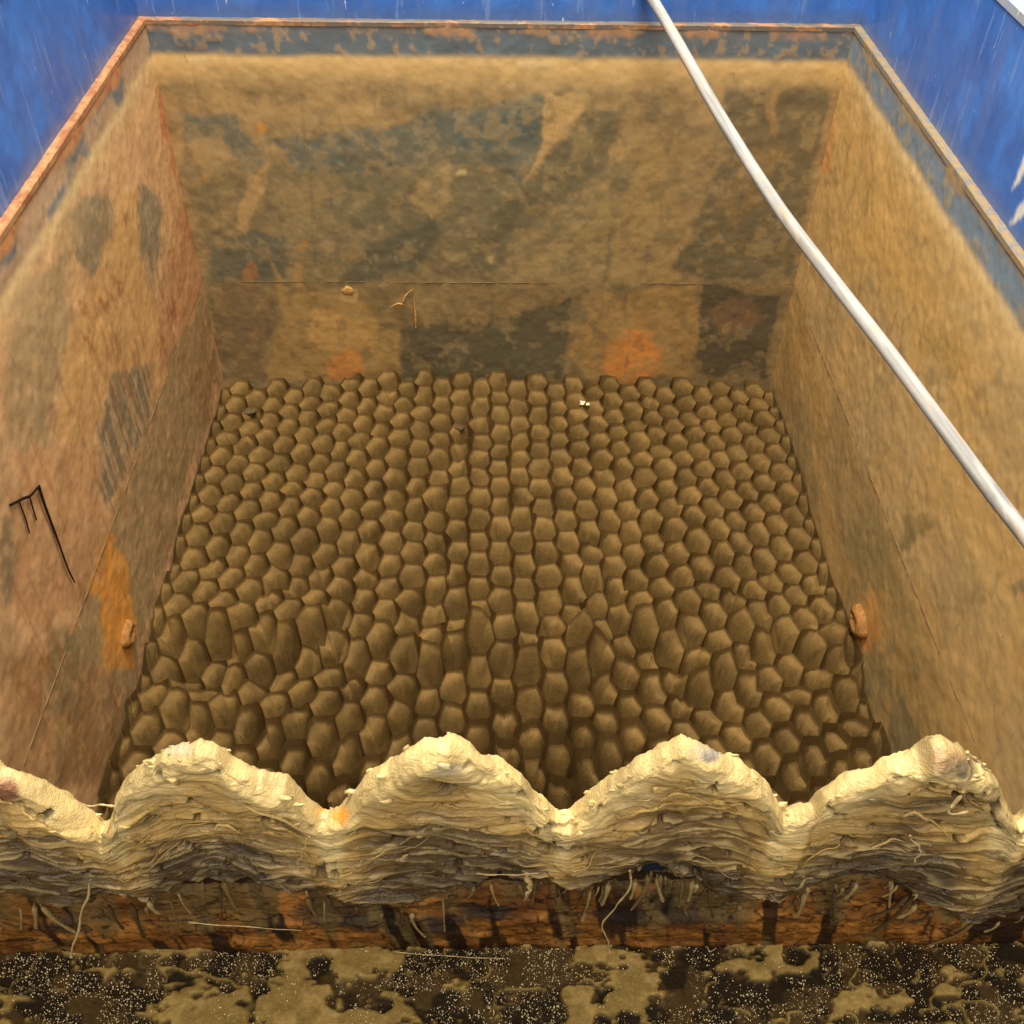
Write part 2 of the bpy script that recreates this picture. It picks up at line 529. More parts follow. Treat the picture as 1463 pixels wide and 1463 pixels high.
        p.mix(sm(.55, .68, 1 - m2) * .25, (140, 104, 70))
        z, band = paint_common(p, 2)
        p.mix(band * (.35 + .6 * sm(.42, .56, p.mid)), (96, 104, 104))
        p.mix(sm(-.030, -.012, p.z + .05 * (p.mid - .5)) * .9, (178, 120, 72))
        p.mix(sm(-.030, -.012, p.z + .03 * (p.mid - .5)) * sm(.5, .7, p.fine) * .5, (150, 82, 48))
    else:
        p = Paint(P, (170, 139, 90), 4.0, 45)
        p.mottled((150, 124, 82), (180, 143, 88), .6)
        p.poly([(1330, 470), (1360, 480), (1366, 540), (1345, 552), (1336, 510)], (124, 106, 68), 7, .7)
        p.poly([(1290, 735), (1330, 745), (1300, 785), (1285, 780)], (118, 102, 62), 5, .8)
        p.poly([(1440, 830), (1463, 825), (1463, 850), (1450, 848)], (104, 98, 74), 4, .8)
        p.poly([(1250, 130), (1290, 240), (1350, 330), (1400, 420), (1300, 440), (1215, 330), (1195, 200)], (172, 136, 78), 18, .6)
        p.poly([(1205, 330), (1260, 320), (1330, 420), (1420, 520), (1400, 600), (1330, 520), (1270, 460)], (178, 136, 68), 20, .5, .4)
        p.poly([(1190, 120), (1200, 125), (1178, 240), (1150, 330), (1128, 420), (1108, 500), (1098, 530), (1100, 500), (1125, 400), (1160, 260)], (184, 110, 52), 3, .85, .3)
        # below the seam
        p.poly([(1130, 402), (1154, 467), (1202, 580), (1236, 682), (1277, 775), (1339, 950), (1420, 1130), (1265, 1130), (1195, 850), (1095, 545)], (146, 120, 76), 2, .85)
        p.poly([(1200, 760), (1240, 690), (1330, 950), (1350, 1090), (1270, 1100), (1215, 960)], (132, 112, 70), 10, .6, .2)
        p.poly([(1105, 500), (1128, 430), (1150, 480), (1140, 600), (1110, 560)], (140, 108, 60), 8, .6)
        p.poly([(1260, 960), (1310, 960), (1330, 1010), (1315, 1080), (1270, 1090)], (104, 90, 58), 5, .6)
        p.poly([(1238, 850), (1248, 850), (1256, 905), (1242, 935), (1214, 935), (1208, 915), (1228, 890)], (184, 124, 62), 5, .85, .3)
        p.streaks((190, 148, 84), 30, 12, .66, .2, 3)
        p.streaks((128, 102, 58), 30, 14, .66, .2, 5)
        m2 = fbm(p.a * 42, p.z * 42, 5, 157, .62)
        p.mix(sm(.55, .68, m2) * .10, (188, 150, 94))
        p.mix(sm(.55, .68, 1 - m2) * .10, (140, 114, 74))
        sw = fbm(p.a * 5 + 2 * p.mid, p.z * 7, 4, 158)
        p.mix(sm(.48, .60, sw) * .4, (186, 144, 80))
        p.mix(sm(.022, .006, np.abs(fbm(p.a * 6, p.z * 6, 4, 159) - .5)) * .3, (112, 98, 66))
        z, band = paint_common(p, 3)
        p.mix(band * .9, (92, 112, 128))
        p.mix(band * sm(.5, .66, p.fine * .6 + p.mid * .4) * .6, (150, 128, 88))
        p.mix(sm(-.024, -.008, p.z + .02 * (p.mid - .5)) * .8, (146, 116, 74))
    # shallow relief of the caked sludge, bulged a little off the steel
    relief = .004 * (p.mid - .5) + .0012 * (p.fine - .5)
    V = P.copy()
    nrm = {'back': (0, -1, 0), 'left': (1, 0, 0), 'right': (-1, 0, 0)}[kind]
    V += np.outer(relief, nrm)
    F = grid_faces(nu, nz, flip=(kind != 'right'))
    o = add(kind + "_wall", mesh_np(kind + "_wall", V, F, True, np.clip(p.c * 1.22, 0, .8)), M_WALL, tank)
    return o


walls = {k: make_wall(k) for k in ('back', 'left', 'right')}

# weld seam running round the three walls
RIMT = .011


def strip_mesh(pts_a, pts_b, cols_fn):
    n = len(pts_a)
    V = np.vstack([pts_a, pts_b])
    F = np.array([(i, i + 1, n + i + 1, n + i) for i in range(n - 1)])
    return V, F


for kind, a, b in (('back', (-W2, D), (W2, D)), ('left', (-W2, 0), (-W2, D)), ('right', (W2, 0), (W2, D))):
    t = np.linspace(0, 1, 260)[:, None]
    pts = np.array(a) + (np.array(b) - np.array(a)) * t
    z = ZSEAM + .0015 * (vn(t[:, 0] * 40, 0 * t[:, 0], 3) - .5)
    rr = .0008 + .0014 * (vn(t[:, 0] * 180, 0 * t[:, 0], 8) - .5)
    V, F = tube(np.column_stack([pts, z]), rr, 6)
    me = mesh_np("weld_seam", V, F, True, np.tile(lin((104, 82, 52) if kind == 'back' else (112, 88, 54)), (len(V), 1)))
    add("weld_seam", me, M_WALL, walls[kind])


# rim: the rusty upper edge of the wall plates
def rim(kind):
    n = 700
    t = np.linspace(0, 1, n)
    if kind == 'back':
        base = np.column_stack([-W2 - RIMT + (2 * W2 + 2 * RIMT) * t, np.full(n, D)])
        out = np.array([0, 1.0])
    else:
        s = -1 if kind == 'left' else 1
        base = np.column_stack([np.full(n, s * W2), t * D])
        out = np.array([float(s), 0])
    rows = []
    prof = [(-.0012, -.008), (-.0012, -.001), (.0005, .0006), (.006, .0010), (RIMT, .0006)]
    for k, (o_, z_) in enumerate(prof):
        q = base + out * o_
        jz = .0008 * (vn(t * 130, t * 0 + k, 5) - .5)
        rows.append(np.column_stack([q, z_ + jz]))
    V = np.stack(rows, 1).reshape(-1, 3)
    a = V[:, 0] + V[:, 1]
    ac = np.tile(np.arange(len(prof)), n)
    m1, m2 = fbm(a * 40, ac * .8, 5, 61, .6), fbm(a * 110, ac * .9, 3, 62)
    if kind == 'right':
        c = np.tile(lin((140, 120, 88)), (len(V), 1))
        c = c + (lin((150, 114, 76)) - c) * sm(.56, .70, m1)[:, None]
        c = c + (lin((100, 112, 122)) - c) * (sm(.55, .65, m2) * .7)[:, None]
    else:
        c = np.tile(lin((164, 116, 78)), (len(V), 1))
        c = c + (lin((136, 84, 54)) - c) * (sm(.46, .6, m1) * .8)[:, None]
        c = c + (lin((176, 140, 94)) - c) * (sm(.55, .68, m2) * .6)[:, None]
        if kind == 'back':
            c = c + (lin((96, 92, 84)) - c) * (sm(.36, .50, fbm(a * 26, ac * .4, 5, 66, .65)) * .9)[:, None]
    add("rim_edge", mesh_np("rim_edge", V, grid_faces(n, len(prof), flip=(kind != 'left')), False, c), M_WALL, walls[kind])


for k in walls:
    rim(k)

# blue upper panels standing just outside the rim
ZTOP = float(on_plane(1447, 14, 0, W2 + RIMT)[2])
ZTOP_R = max(.12, min(.5, ZTOP))


def panel(kind):
    step = .004
    ztop = ZTOP_R
    zs = np.arange(-.02, ztop, step)
    if kind == 'back':
        t = np.arange(-W2 - RIMT, W2 + RIMT + step, step)
        A, Z = np.meshgrid(t, zs, indexing='ij')
        P = np.stack([A, np.full_like(A, D + RIMT), Z], -1).reshape(-1, 3)
        nrm = (0, -1, 0)
    else:
        s = -1 if kind == 'left' else 1
        t = np.arange(0, D + RIMT + step, step)
        A, Z = np.meshgrid(t, zs, indexing='ij')
        P = np.stack([np.full_like(A, s * (W2 + RIMT)), A, Z], -1).reshape(-1, 3)
        nrm = (-s, 0, 0)
    base = {'left': (46, 72, 134), 'right': (34, 84, 176), 'back': (40, 72, 142)}[kind]
    base = (56, 100, 174)
    p = Paint(P, base, 2, 65)
    p.mottled((46, 90, 164), (62, 120, 202), .7)
    p.streaks((84, 110, 168), 40, 4, .60, .4, 3)
    p.mix(sm(.03, .0, p.z + .02 * (p.mid - .5)) * .5, (84, 96, 116))
    if kind == 'right':
        p.poly([(1463, 218), (1458, 240), (1450, 262), (1446, 272), (1456, 258), (1470, 235)], (214, 208, 196), 2, 1)
        p.poly([(1470, 275), (1455, 295), (1444, 322), (1450, 318), (1475, 292)], (214, 208, 196), 2, 1)
    V = P + np.outer(.0012 * (p.mid - .5), nrm)
    add("blue_panel", mesh_np("blue_panel", V, grid_faces(len(t), len(zs), flip=(kind != 'right')), True, p.c), M_BLUE, tank)
    # folded top lip of the panel
    if kind == 'back':
        v, f = box(-W2 - RIMT - .03, W2 + RIMT + .03, D + RIMT - .002, D + RIMT + .03, ztop - .004, ztop + .006)
    else:
        s = -1 if kind == 'left' else 1
        xa, xb = sorted((s * (W2 + RIMT - .002), s * (W2 + RIMT + .03)))
        v, f = box(xa, xb, 0, D + RIMT - .004, ztop - .004, ztop + .006)
    c = np.tile(lin((150, 156, 164)), (8, 1))
    add("panel_lip", mesh_np("panel_lip", v, f, False, c), M_BLUE, tank)


for k in ('back', 'left', 'right'):
    panel(k)

# outer floor of the tank, under the pack, closes it below
v, f = box(-W2 - .01, W2 + .01, -.02, D + .01, -1.02, -1.0)
add("tank_floor", mesh_np("tank_floor", v, f, False, np.tile(lin((90, 70, 40)), (8, 1))), M_WALL, tank)


# small growths stuck to the walls
def lump(wall, u, v, r, mat, name, axis, val, sx=1., sz=1., seed=0):
    c = on_plane(u, v, axis, val)
    sc = [.3, sx, sz] if axis == 0 else [sx, .3, sz]
    V, F = blob(c, r, *sc, seed=seed, amp=.5)
    return add(name, mesh_np(name, V, F, True), mat, walls[wall])


lump('back', 497, 417, .011, M_TAN, "sludge_lump", 1, D, 1, 1.1, seed=2)
for pts, r in [([(592, 412), (580, 422), (574, 438)], .0035), ([(590, 418), (593, 445), (594, 468)], .0045), ([(556, 440), (568, 434), (578, 436)], .003)]:
    P3 = spline([on_plane(u, v, 1, D - .004) for u, v in pts], 12)
    V, F = tube(P3, .7 * r * np.array([.1, .35, .5, .6, .7, .8, .9, 1.0, 1.05, 1.0, .8, .3]), 8)
    add("forked_twig", mesh_np("forked_twig", V, F, True), M_TAN, walls['back'])

# drain stub in the right wall: crusted collar, dark bore, rusty beard
c0 = on_plane(1229, 887, 0, W2)


def stub(c, s, scale=1.0, open_=True):
    root_wall = walls['right' if s > 0 else 'left']
    n = 26
    V = []
    for j, (rr, dx) in enumerate([(.030, .0), (.028, .012), (.023, .024), (.018, .029), (.0125, .026), (.010, .008)]):
        for k in range(n):
            t = 2 * math.pi * k / n
            q = rr * scale * (1 + .42 * (float(vn(math.cos(t) * 2 + 9, math.sin(t) * 2 + j * .4, 14)) - .5))
            V.append((c[0] - s * dx * .5 * scale, c[1] + q * math.cos(t) * 1.25, c[2] + q * math.sin(t) * .9))
    F = [(j * n + k, j * n + (k + 1) % n, (j + 1) * n + (k + 1) % n, (j + 1) * n + k) for j in range(5) for k in range(n)]
    st = add("drain_stub", mesh_np("drain_stub", V, F, True), M_STUB, root_wall)
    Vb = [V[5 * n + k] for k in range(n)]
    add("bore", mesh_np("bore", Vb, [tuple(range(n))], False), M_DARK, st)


stub(c0, 1, .9)
stub(on_plane(181, 905, 0, -W2), -1, .7)

# black paint run on the left wall
marks = [[(14, 722), (22, 718), (34, 712), (44, 708), (54, 696)], [(55, 694), (64, 722), (80, 765), (97, 812), (107, 832)],
         [(27, 716), (36, 740), (42, 762)], [(42, 708), (48, 730), (52, 743)]]
for i, mk in enumerate(marks):
    pts = spline([on_plane(u, v, 0, -W2 + .0035) for u, v in mk], 22)
    rr = [.0021, np.linspace(.0034, .0013, 22), .0015, .0016][i]
    V, F = tube(pts, rr, 8)
    V = np.array(V)
    V[:, 0] = np.clip(-W2 + .0035 + (V[:, 0] + W2 - .0035) * .5, -W2 - .004, 0)
    add("paint_run", mesh_np("paint_run", V, F, True), M_BLACK, walls['left'])

# ------------------------------------------------------------------ honeycomb pack
pack = empty("honeycomb_settler_pack", (0, D / 2, ZMED - .12), "brown silted honeycomb tube pack filling the bottom of the tank", "filter media")
PX = .0795                      # pitch across; the rows stand a little closer together at the back
NROW = 48
YL = np.cumsum(np.concatenate([[0], np.linspace(.0325, .0272, NROW)]))
YL = .004 + YL * (D - .008) / YL[-1]
NP = 15
X0 = -NP * PX / 2


def rim_h(x, y):
    """height of the cell rims over the pack: swollen in the middle, stepped in the nearer half, crushed in a band between"""
    n = vn(x * 5, y * 5, 201) - .5
    n2 = vn(x * 2.2, y * 9, 202) - .5
    n3 = vn(x * 21, y * 21, 203) - .5
    n4 = vn(x * 60, y * 60, 204) - .5
    h = .016 * n + .010 * n2 + .009 * n3 + .004 * n4
    h = h + .022 * np.clip(1 - (x / .6) ** 2, 0, 1) - .012
    front = sm(.82, .66, y)
    yy = y + .07 * (vn(x * 2.4, x * 0, 210) - .5) + .028 * x - .06 * (x / .6) ** 2
    saw = (yy / .165 + .10) % 1.0
    h = h + front * .020 * (.5 - saw)
    jum = np.exp(-((y - .71 + .06 * (x / .6) ** 2) / .075) ** 2)
    h = h + jum * (.072 * n3 + .050 * n2 + .014)
    tear = sm(.80, .84, vn(x * 34 + 3, y * 34 + 9, 205))
    return h - .016 * tear * (1 - .5 * sm(.8, 1.0, y))


def warp_xy(x, y):
    edge = np.clip((.6 - np.abs(x)) / .06, 0, 1)
    return (x + edge * .007 * (vn(x * 8, y * 8, 206) - .5) + edge * .007 * (vn(x * 27, y * 27, 208) - .5),
            y + edge * .007 * (vn(x * 8, y * 8, 207) - .5) + edge * .004 * (vn(x * 27, y * 27, 209) - .5))


def cell_mesh(k, x, seed):
    """one mud-lined hexagonal cell: shared rim, rounded lip, standing walls, silted bottom"""
    r = np.random.default_rng(seed)
    y0, yc, y1 = YL[k], YL[k + 1], YL[k + 2]
    back = float(sm(.40, .66, np.array([yc + .06 * (float(vn(np.array([x * 6]), np.array([yc * 6]), 260)[0]) - .5) * 4]))[0])
    near_ = 1 - back
    back = .92 + .08 * back
    cor = [(-PX / 3, yc), (-PX / 6, y1), (PX / 6, y1), (PX / 3, yc), (PX / 6, y0), (-PX / 6, y0)]
    ring = []
    for i in range(6):
        a, b = np.array(cor[i]), np.array(cor[(i + 1) % 6])
        ring += [a + (b - a) * t for t in (0, .12, .5, .88)]
    ring = np.array(ring)
    rx, ry = x + ring[:, 0], ring[:, 1]
    rx, ry = warp_xy(rx, ry)
    rx = np.clip(rx, -W2 + .0035, W2 - .0035)
    ry = np.clip(ry, .004, D - .004)
    rz = ZMED + rim_h(rx, ry)
    cx_, cy_ = rx.mean(), ry.mean()
    m = len(rx)
    deep = (.056 + .020 * r.random()) * back + (.075 + .03 * r.random()) * (1 - back)
    if r.random() < .05:
        deep += .05
        wf_cut = .35
    else:
        wf_cut = 1.0
    zc = rz.mean()
    far = (ry - cy_) / (y1 - yc)
    lat = (rx - cx_) / (PX / 3) * (1 if x <= 0 else -1)
    wf = np.clip(.5 + .55 * far - (.3 + .3 * r.random()) * lat, 0, 1)               # 1 = side the silt leans on, 0 = crevice side
    wf = wf * wf * (3 - 2 * wf) * wf_cut
    V = []
    lean_x = float(np.clip(-x / .16 + 1.5 * (r.random() - .5), -1, 1))
    sunk = (.017 + .010 * r.random()) * near_ + .004 * r.random()   # the nearer cells stand prouder of their mud
    lf = .024 * (.8 + .5 * r.random())                          # flat top of the coated wall
    kn = .05
    u0, u1 = .10 + .14 * r.random(), .66
    drop_ = (.048 + .018 * r.random()) * (1 + .5 * near_)
    tilt = .45 + .3 * r.random() + .55 * min(1, abs(x) / .5)

    def dome(px_, py_):
        """mud bulging from the far, outer side of the cell and falling steeply into a crevice on the near, inner side"""
        fy = (py_ - cy_) / (y1 - yc)
        fx = (px_ - cx_) / (PX / 3) * lean_x
        u = .5 - .5 * (.85 * fy - tilt * fx)
        return -.0040 - sunk - .010 * np.clip(u, 0, 1) - drop_ * wf_cut2 * sm(u0, u1, u)

    wf_cut2 = 1.0 if wf_cut == 1.0 else 1.8
    for t in (0, lf, lf + .03, .13, .24, .40, .60, .82):
        f = 1 - t
        q = max(0.0, t - lf)
        X_, Y_ = cx_ + (rx - cx_) * f, cy_ + (ry - cy_) * f
        hollow = -deep * .93 * (1 - math.exp(-q / .075)) * wf - deep * (1 - math.exp(-q / kn)) * (1 - wf)
        dz = back * dome(X_, Y_) * min(1, (t / (lf + .02)) ** .7) + (1 - back) * hollow - .0006 * min(1, t / lf)
        nz_ = .010 * min(1, q * 4) * (fbm(X_ * 55, Y_ * 55, 2, 320) - .5)
        V.append(np.column_stack([X_, Y_, rz * (1 - t) + zc * t + dz + nz_]))
    zmid = back * float(dome(np.array([cx_]), np.array([cy_]))[0]) - (1 - back) * deep * .97
    V.append(np.array([[cx_, cy_, zc + zmid]]))
    nr = len(V) - 1
    V = np.vstack(V)
    V[:, 2] = np.maximum(V[:, 2], ZMED - .16)
    F, smooth = [], []
    for j in range(nr - 1):
        for q in range(m):
            F.append((j * m + q, j * m + (q + 1) % m, (j + 1) * m + (q + 1) % m, (j + 1) * m + q)[::-1])
            smooth.append(not (j <= 3 and near_ > .8))
    for q in range(m):
        F.append(((nr - 1) * m + q, (nr - 1) * m + (q + 1) % m, nr * m)[::-1])
        smooth.append(True)
    cm = fbm(V[:, 0] * 30, V[:, 1] * 30 + V[:, 2] * 45, 3, 230)
    t = r.random()
    ca, cb = lin((96, 73, 36)), lin((118, 91, 47))
    c = ca + (cb - ca) * np.clip(sm(.35, .65, cm) * .7 + .3 * t, 0, 1)[:, None]
    c = c * (.93 + .14 * r.random())
    return V, F, c, smooth


cells = []
for k in range(NROW - 1):
    off = .5 if k % 2 == 0 else 0.0
    for j in range(NP + 1):
        x = X0 + (j + off) * PX
        if x > X0 + NP * PX + .001:
            continue
        cells.append((k, x))
def px_of(c_):
    return to_px(np.array([[c_[1], YL[c_[0] + 1], ZMED]]))[0]
order = sorted(range(len(cells)), key=lambda i: (YL[cells[i][0] + 1] - CAM[1]) ** 2 + (cells[i][1] - CAM[0]) ** 2)
vis = [i for i in order if px_of(cells[i])[1] < 1165]         # the weir hides the nearest rows
near = set(vis[:300])
RV, RF, RC, RS, off_ = [], [], [], [], 0
for i, (k, x) in enumerate(cells):
    V, F, c, sm_ = cell_mesh(k, x, 1000 + i)
    if i in near:
        me = mesh_np("honeycomb_cell", V, F, True, c)
        me.polygons.foreach_set("use_smooth", sm_)
        add("honeycomb_cell", me, M_MEDIA, pack)
    else:
        RV.append(V)
        RC.append(c)
        RS += sm_
        RF += [tuple(q + off_ for q in t) for t in F]
        off_ += len(V)
me = mesh_np("far_cells", np.vstack(RV), RF, True, np.vstack(RC))
me.polygons.foreach_set("use_smooth", RS)
o = add("far_cells", me, M_MEDIA, pack)
o["kind"] = "stuff"

# scraps lying on the pack
def scrap(name, u, v, r, mat, label, cat, sx, sy, sz, seed):
    c = on_plane(u, v, 2, ZMED + .006)
    c[2] = ZMED + float(rim_h(np.array([c[0]]), np.array([c[1]]))[0]) - .009
    V, F = blob((0, 0, 0), r, sx, sy, sz, seed, .5)
    o = add(name, mesh_np(name, V, F, True), mat, None, c)
    tag(o, label, cat)


scrap("pale_scrap", 836, 568, .009, M_PALE, "small pale scrap on the far rows of the honeycomb, right of centre", "scrap", 1.4, .8, .5, 1)
scrap("dark_clod", 655, 606, .010, M_CLOD, "dark grey clod lodged in a cell near the honeycomb centre", "clod", 1, 1, .6, 2)
scrap("dark_clod", 352, 572, .011, M_CLOD, "dark clod in the far left corner cells of the honeycomb", "clod", 1.2, 1, .6, 3)

# ------------------------------------------------------------------ notched weir
prof_px = [(0, 1097), (30, 1107), (60, 1120), (90, 1140), (115, 1155), (138, 1168), (148, 1177), (158, 1166), (166, 1150), (168, 1130), (185, 1105), (200, 1095), (240, 1068), (285, 1055), (310, 1062),
           (330, 1080), (370, 1100), (408, 1113), (437, 1140), (460, 1158), (470, 1159), (487, 1152), (508, 1130), (520, 1108), (545, 1093), (580, 1073), (620, 1056), (640, 1052), (660, 1060), (690, 1077),
           (720, 1090), (745, 1103), (762, 1127), (790, 1150), (803, 1158), (815, 1156), (840, 1135), (870, 1110), (905, 1088), (950, 1065), (975, 1050), (1010, 1068), (1040, 1082), (1062, 1090), (1085, 1105),
           (1100, 1120), (1106, 1140), (1118, 1158), (1132, 1158), (1160, 1150), (1175, 1130), (1210, 1112), (1240, 1100), (1275, 1082), (1310, 1072), (1330, 1055), (1345, 1053), (1375, 1068), (1395, 1090),
           (1420, 1105), (1440, 1150), (1450, 1168), (1463, 1166)]
PR = np.array([on_plane(u, v, 1, .019) for u, v in prof_px])[:, [0, 2]]
PER = .1635
# repeat the notches beyond the frame
ext = []
core0, core1 = PR[0, 0], PR[-1, 0]
seg = PR[(PR[:, 0] > -.2) & (PR[:, 0] < -.2 + 2 * PER)]
left = [(x - 2 * PER * m, z) for m in (1, 2) for x, z in seg if x - 2 * PER * m < core0 - .006]
right = [(x + 2 * PER * m, z) for m in (1, 2, 3) for x, z in seg if x + 2 * PER * m > core1 + .006]
ALLP = np.array(sorted(left + [tuple(q) for q in PR.tolist()] + right))


def top_z(x):
    return np.interp(x, ALLP[:, 0], ALLP[:, 1])


weir = empty("notched_weir", (0, 0, -.25), "slime-caked V-notched overflow weir plate across the front of the tank", "weir")
# steel plate inside the slime
xs = np.linspace(-W2, W2, 400)
zt = top_z(xs) - .010
ZBOT = float(on_plane(731, 1268, 1, .012)[2])
V = []
for x, z in zip(xs, zt):
    V += [(x, .012, z), (x, .018, z), (x, .030, ZBOT - .05), (x, .024, ZBOT - .05)]
F = []
for i in range(len(xs) - 1):
    a, b = i * 4, i * 4 + 4
    F += [(a, b, b + 1, a + 1), (a + 1, b + 1, b + 2, a + 2), (a + 2, b + 2, b + 3, a + 3), (a + 3, b + 3, b, a)]
Vn = np.array(V)
c = np.tile(lin((26, 34, 52)), (len(V), 1))
c = c + (lin((60, 40, 22)) - c) * sm(.5, .6, fbm(Vn[:, 0] * 20, Vn[:, 2] * 30, 4, 401))[:, None]
add("weir_plate", mesh_np("weir_plate", V, F, False, c), M_BEAM, weir)

# slime coat: wraps over the edge and hangs down the front in torn layers
NX, NS = 1300, 330
xg = np.linspace(-W2, W2, NX)
sg = np.linspace(-.03, .225, NS)            # distance down from the crest, negative = over the back
X, Sg = np.meshgrid(xg, sg, indexing='ij')
T = top_z(X)
# smoothed crest line pulls the fibres along
Tm = np.mean([top_z(X + d) for d in np.linspace(-.05, .05, 11)], axis=0)
drip = .018 * (fbm(X * 18, X * 0 + 3, 4, 410) - .5) + .030 * (fbm(X * 55, X * 0 + 7, 3, 411) - .5)
lo_px = [(0, 1275), (60, 1290), (150, 1282), (230, 1275), (300, 1245), (360, 1243), (420, 1262), (520, 1285), (600, 1290), (660, 1262), (700, 1248), (760, 1246), (830, 1262), (880, 1250), (930, 1238), (990, 1248),
         (1050, 1280), (1110, 1282), (1180, 1252), (1260, 1246), (1310, 1275), (1380, 1310), (1440, 1300), (1463, 1290)]
LO = np.array([on_plane(u, v, 1, .012) for u, v in lo_px])[:, [0, 2]]
bot = np.interp(X, LO[:, 0], LO[:, 1]) - .012 + drip
s01 = np.clip(Sg / .225, 0, 1)
rad = .010
back_m = Sg < 0
Zc = np.where(back_m, T + Sg, T - s01 * (T - bot))
# round crest
Yc = np.where(back_m, .030 + .0 * Sg, 0.0)
d = np.abs(T - Zc)
lipw = np.where(back_m, .012, .016 + .014 * (fbm(X * 14, X * 0 + 1, 3, 440) - .5))
lip = np.sqrt(np.clip(1 - (1 - np.clip(d / lipw, 0, 1)) ** 2, 0, 1))
Yc = .015 + np.where(back_m, .010 * lip, -.012 * lip)
front = (~back_m) * sm(0, .013, d)
lean = np.clip(T - Zc, 0, .3)
Yc = Yc + np.where(back_m, 0, .03 * lean)           # face tucks under
# flow coordinate: striations drape with the lobes near the crest and flatten below
q = Zc - (T - Tm) * np.exp(-lean / .03) * .7 + .055 * (fbm(X * 9, Zc * 8, 3, 420) - .5)
wob = .006 * (fbm(X * 40, Zc * 40, 3, 421) - .5)
n1 = fbm(X * 7 + 10 * q, (q + wob) * 52, 4, 422, .45)
n2 = fbm(X * 16 - 8 * q, (q + wob) * 130, 3, 423, .45)
n3 = fbm(X * 70, (q + wob) * 420, 2, 424)
t1 = n1 * 5.0
t2 = n2 * 4.0
ter = (t1 - np.floor(t1))
ter2 = (t2 - np.floor(t2))
ter = np.where(ter < .82, ter / .82, (1 - ter) / .18)
ter2 = np.where(ter2 < .78, ter2 / .78, (1 - ter2) / .22)
calm = .45 + .55 * sm(.018, .05, lean)
disp = front * (calm * (.0024 * (ter - .4) + .0014 * (ter2 - .4)) + .010 * (n1 - .5) + .009 * (fbm(X * 26 + 30 * q, q * 55, 3, 428) - .5) + .0010 * (n3 - .5) + .010 * (fbm(X * 16, Zc * 24, 3, 425) - .45))
crest = 1 - front
disp = disp + crest * .012 * (fbm(X * 70, Sg * 110, 4, 426, .6) - .5)
# little pits
pit = sm(.74, .80, fbm(X * 75, Zc * 95, 2, 427)) * front
disp = disp - .007 * pit
thin = sm(.02, .0, Zc - bot)                         # feathers out at its lower edge
Yc = Yc - disp + .008 * thin * front
Zc = Zc + crest * (.0035 * (fbm(X * 130, X * 0 + 2, 4, 441, .65) - .5) + .005 * (fbm(X * 40, X * 0 + 5, 3, 442) - .5))
Xc = X + front * .004 * (n2 - .5)
V = np.stack([Xc, Yc, Zc], -1).reshape(-1, 3)
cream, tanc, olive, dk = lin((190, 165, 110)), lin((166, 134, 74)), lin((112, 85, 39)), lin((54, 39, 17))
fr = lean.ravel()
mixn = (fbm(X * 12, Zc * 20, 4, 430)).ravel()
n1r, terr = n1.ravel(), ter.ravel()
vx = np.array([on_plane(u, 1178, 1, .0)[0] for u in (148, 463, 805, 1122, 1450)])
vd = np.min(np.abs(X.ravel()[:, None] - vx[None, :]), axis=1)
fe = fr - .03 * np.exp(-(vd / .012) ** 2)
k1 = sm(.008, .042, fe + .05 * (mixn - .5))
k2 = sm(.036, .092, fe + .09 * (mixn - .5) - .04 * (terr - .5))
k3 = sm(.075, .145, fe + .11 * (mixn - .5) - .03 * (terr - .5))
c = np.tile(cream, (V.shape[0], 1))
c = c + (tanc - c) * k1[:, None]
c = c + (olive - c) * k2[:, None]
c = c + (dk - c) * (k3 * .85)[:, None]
c = c + (lin((194, 170, 118)) - c) * (sm(.55, .95, terr) * .6 * k2 * (1 - .6 * k3))[:, None]
c = c + (dk - c) * (pit.ravel() * .8)[:, None]
fr1, fr2 = (t1 - np.floor(t1)).ravel(), (t2 - np.floor(t2)).ravel()
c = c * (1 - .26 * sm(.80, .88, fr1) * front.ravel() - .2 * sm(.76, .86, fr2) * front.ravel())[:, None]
c = c * (.45 + 1.1 * n2.ravel())[:, None]
# bare blue-grey, rusty and pinkish spots near the crest
pxy = to_px(V)
spots = [(258, 1070, 22, 10, (170, 172, 170), .3), (1015, 1080, 16, 10, (70, 76, 96), .7), (1008, 1072, 26, 14, (160, 156, 146), .4), (487, 1166, 12, 12, (224, 140, 52), .95), (458, 1158, 9, 5, (224, 150, 70), .8),
         (1352, 1085, 30, 16, (160, 118, 86), .55), (1375, 1100, 10, 16, (84, 74, 62), .7), (10, 1130, 18, 20, (110, 60, 36), .9), (2, 1105, 14, 14, (190, 150, 112), .5), (640, 1100, 24, 10, (170, 156, 128), .6)]
wxy = 5 * (n3.ravel() - .5)
for (u, v_, ru, rv, col, op) in spots:
    m = op * sm(1.25, .6, np.hypot((pxy[:, 0] - u + wxy) / ru, (pxy[:, 1] - v_ + wxy) / rv)) * (fr < .2)
    c = c + (lin(col) - c) * m[:, None]
SV, SC = V.reshape(NX, NS, 3), c.reshape(NX, NS, 3)
add("slime_coat", mesh_np("slime_coat", V, grid_faces(NX, NS, flip=True), True, c), M_SLIME, weir)


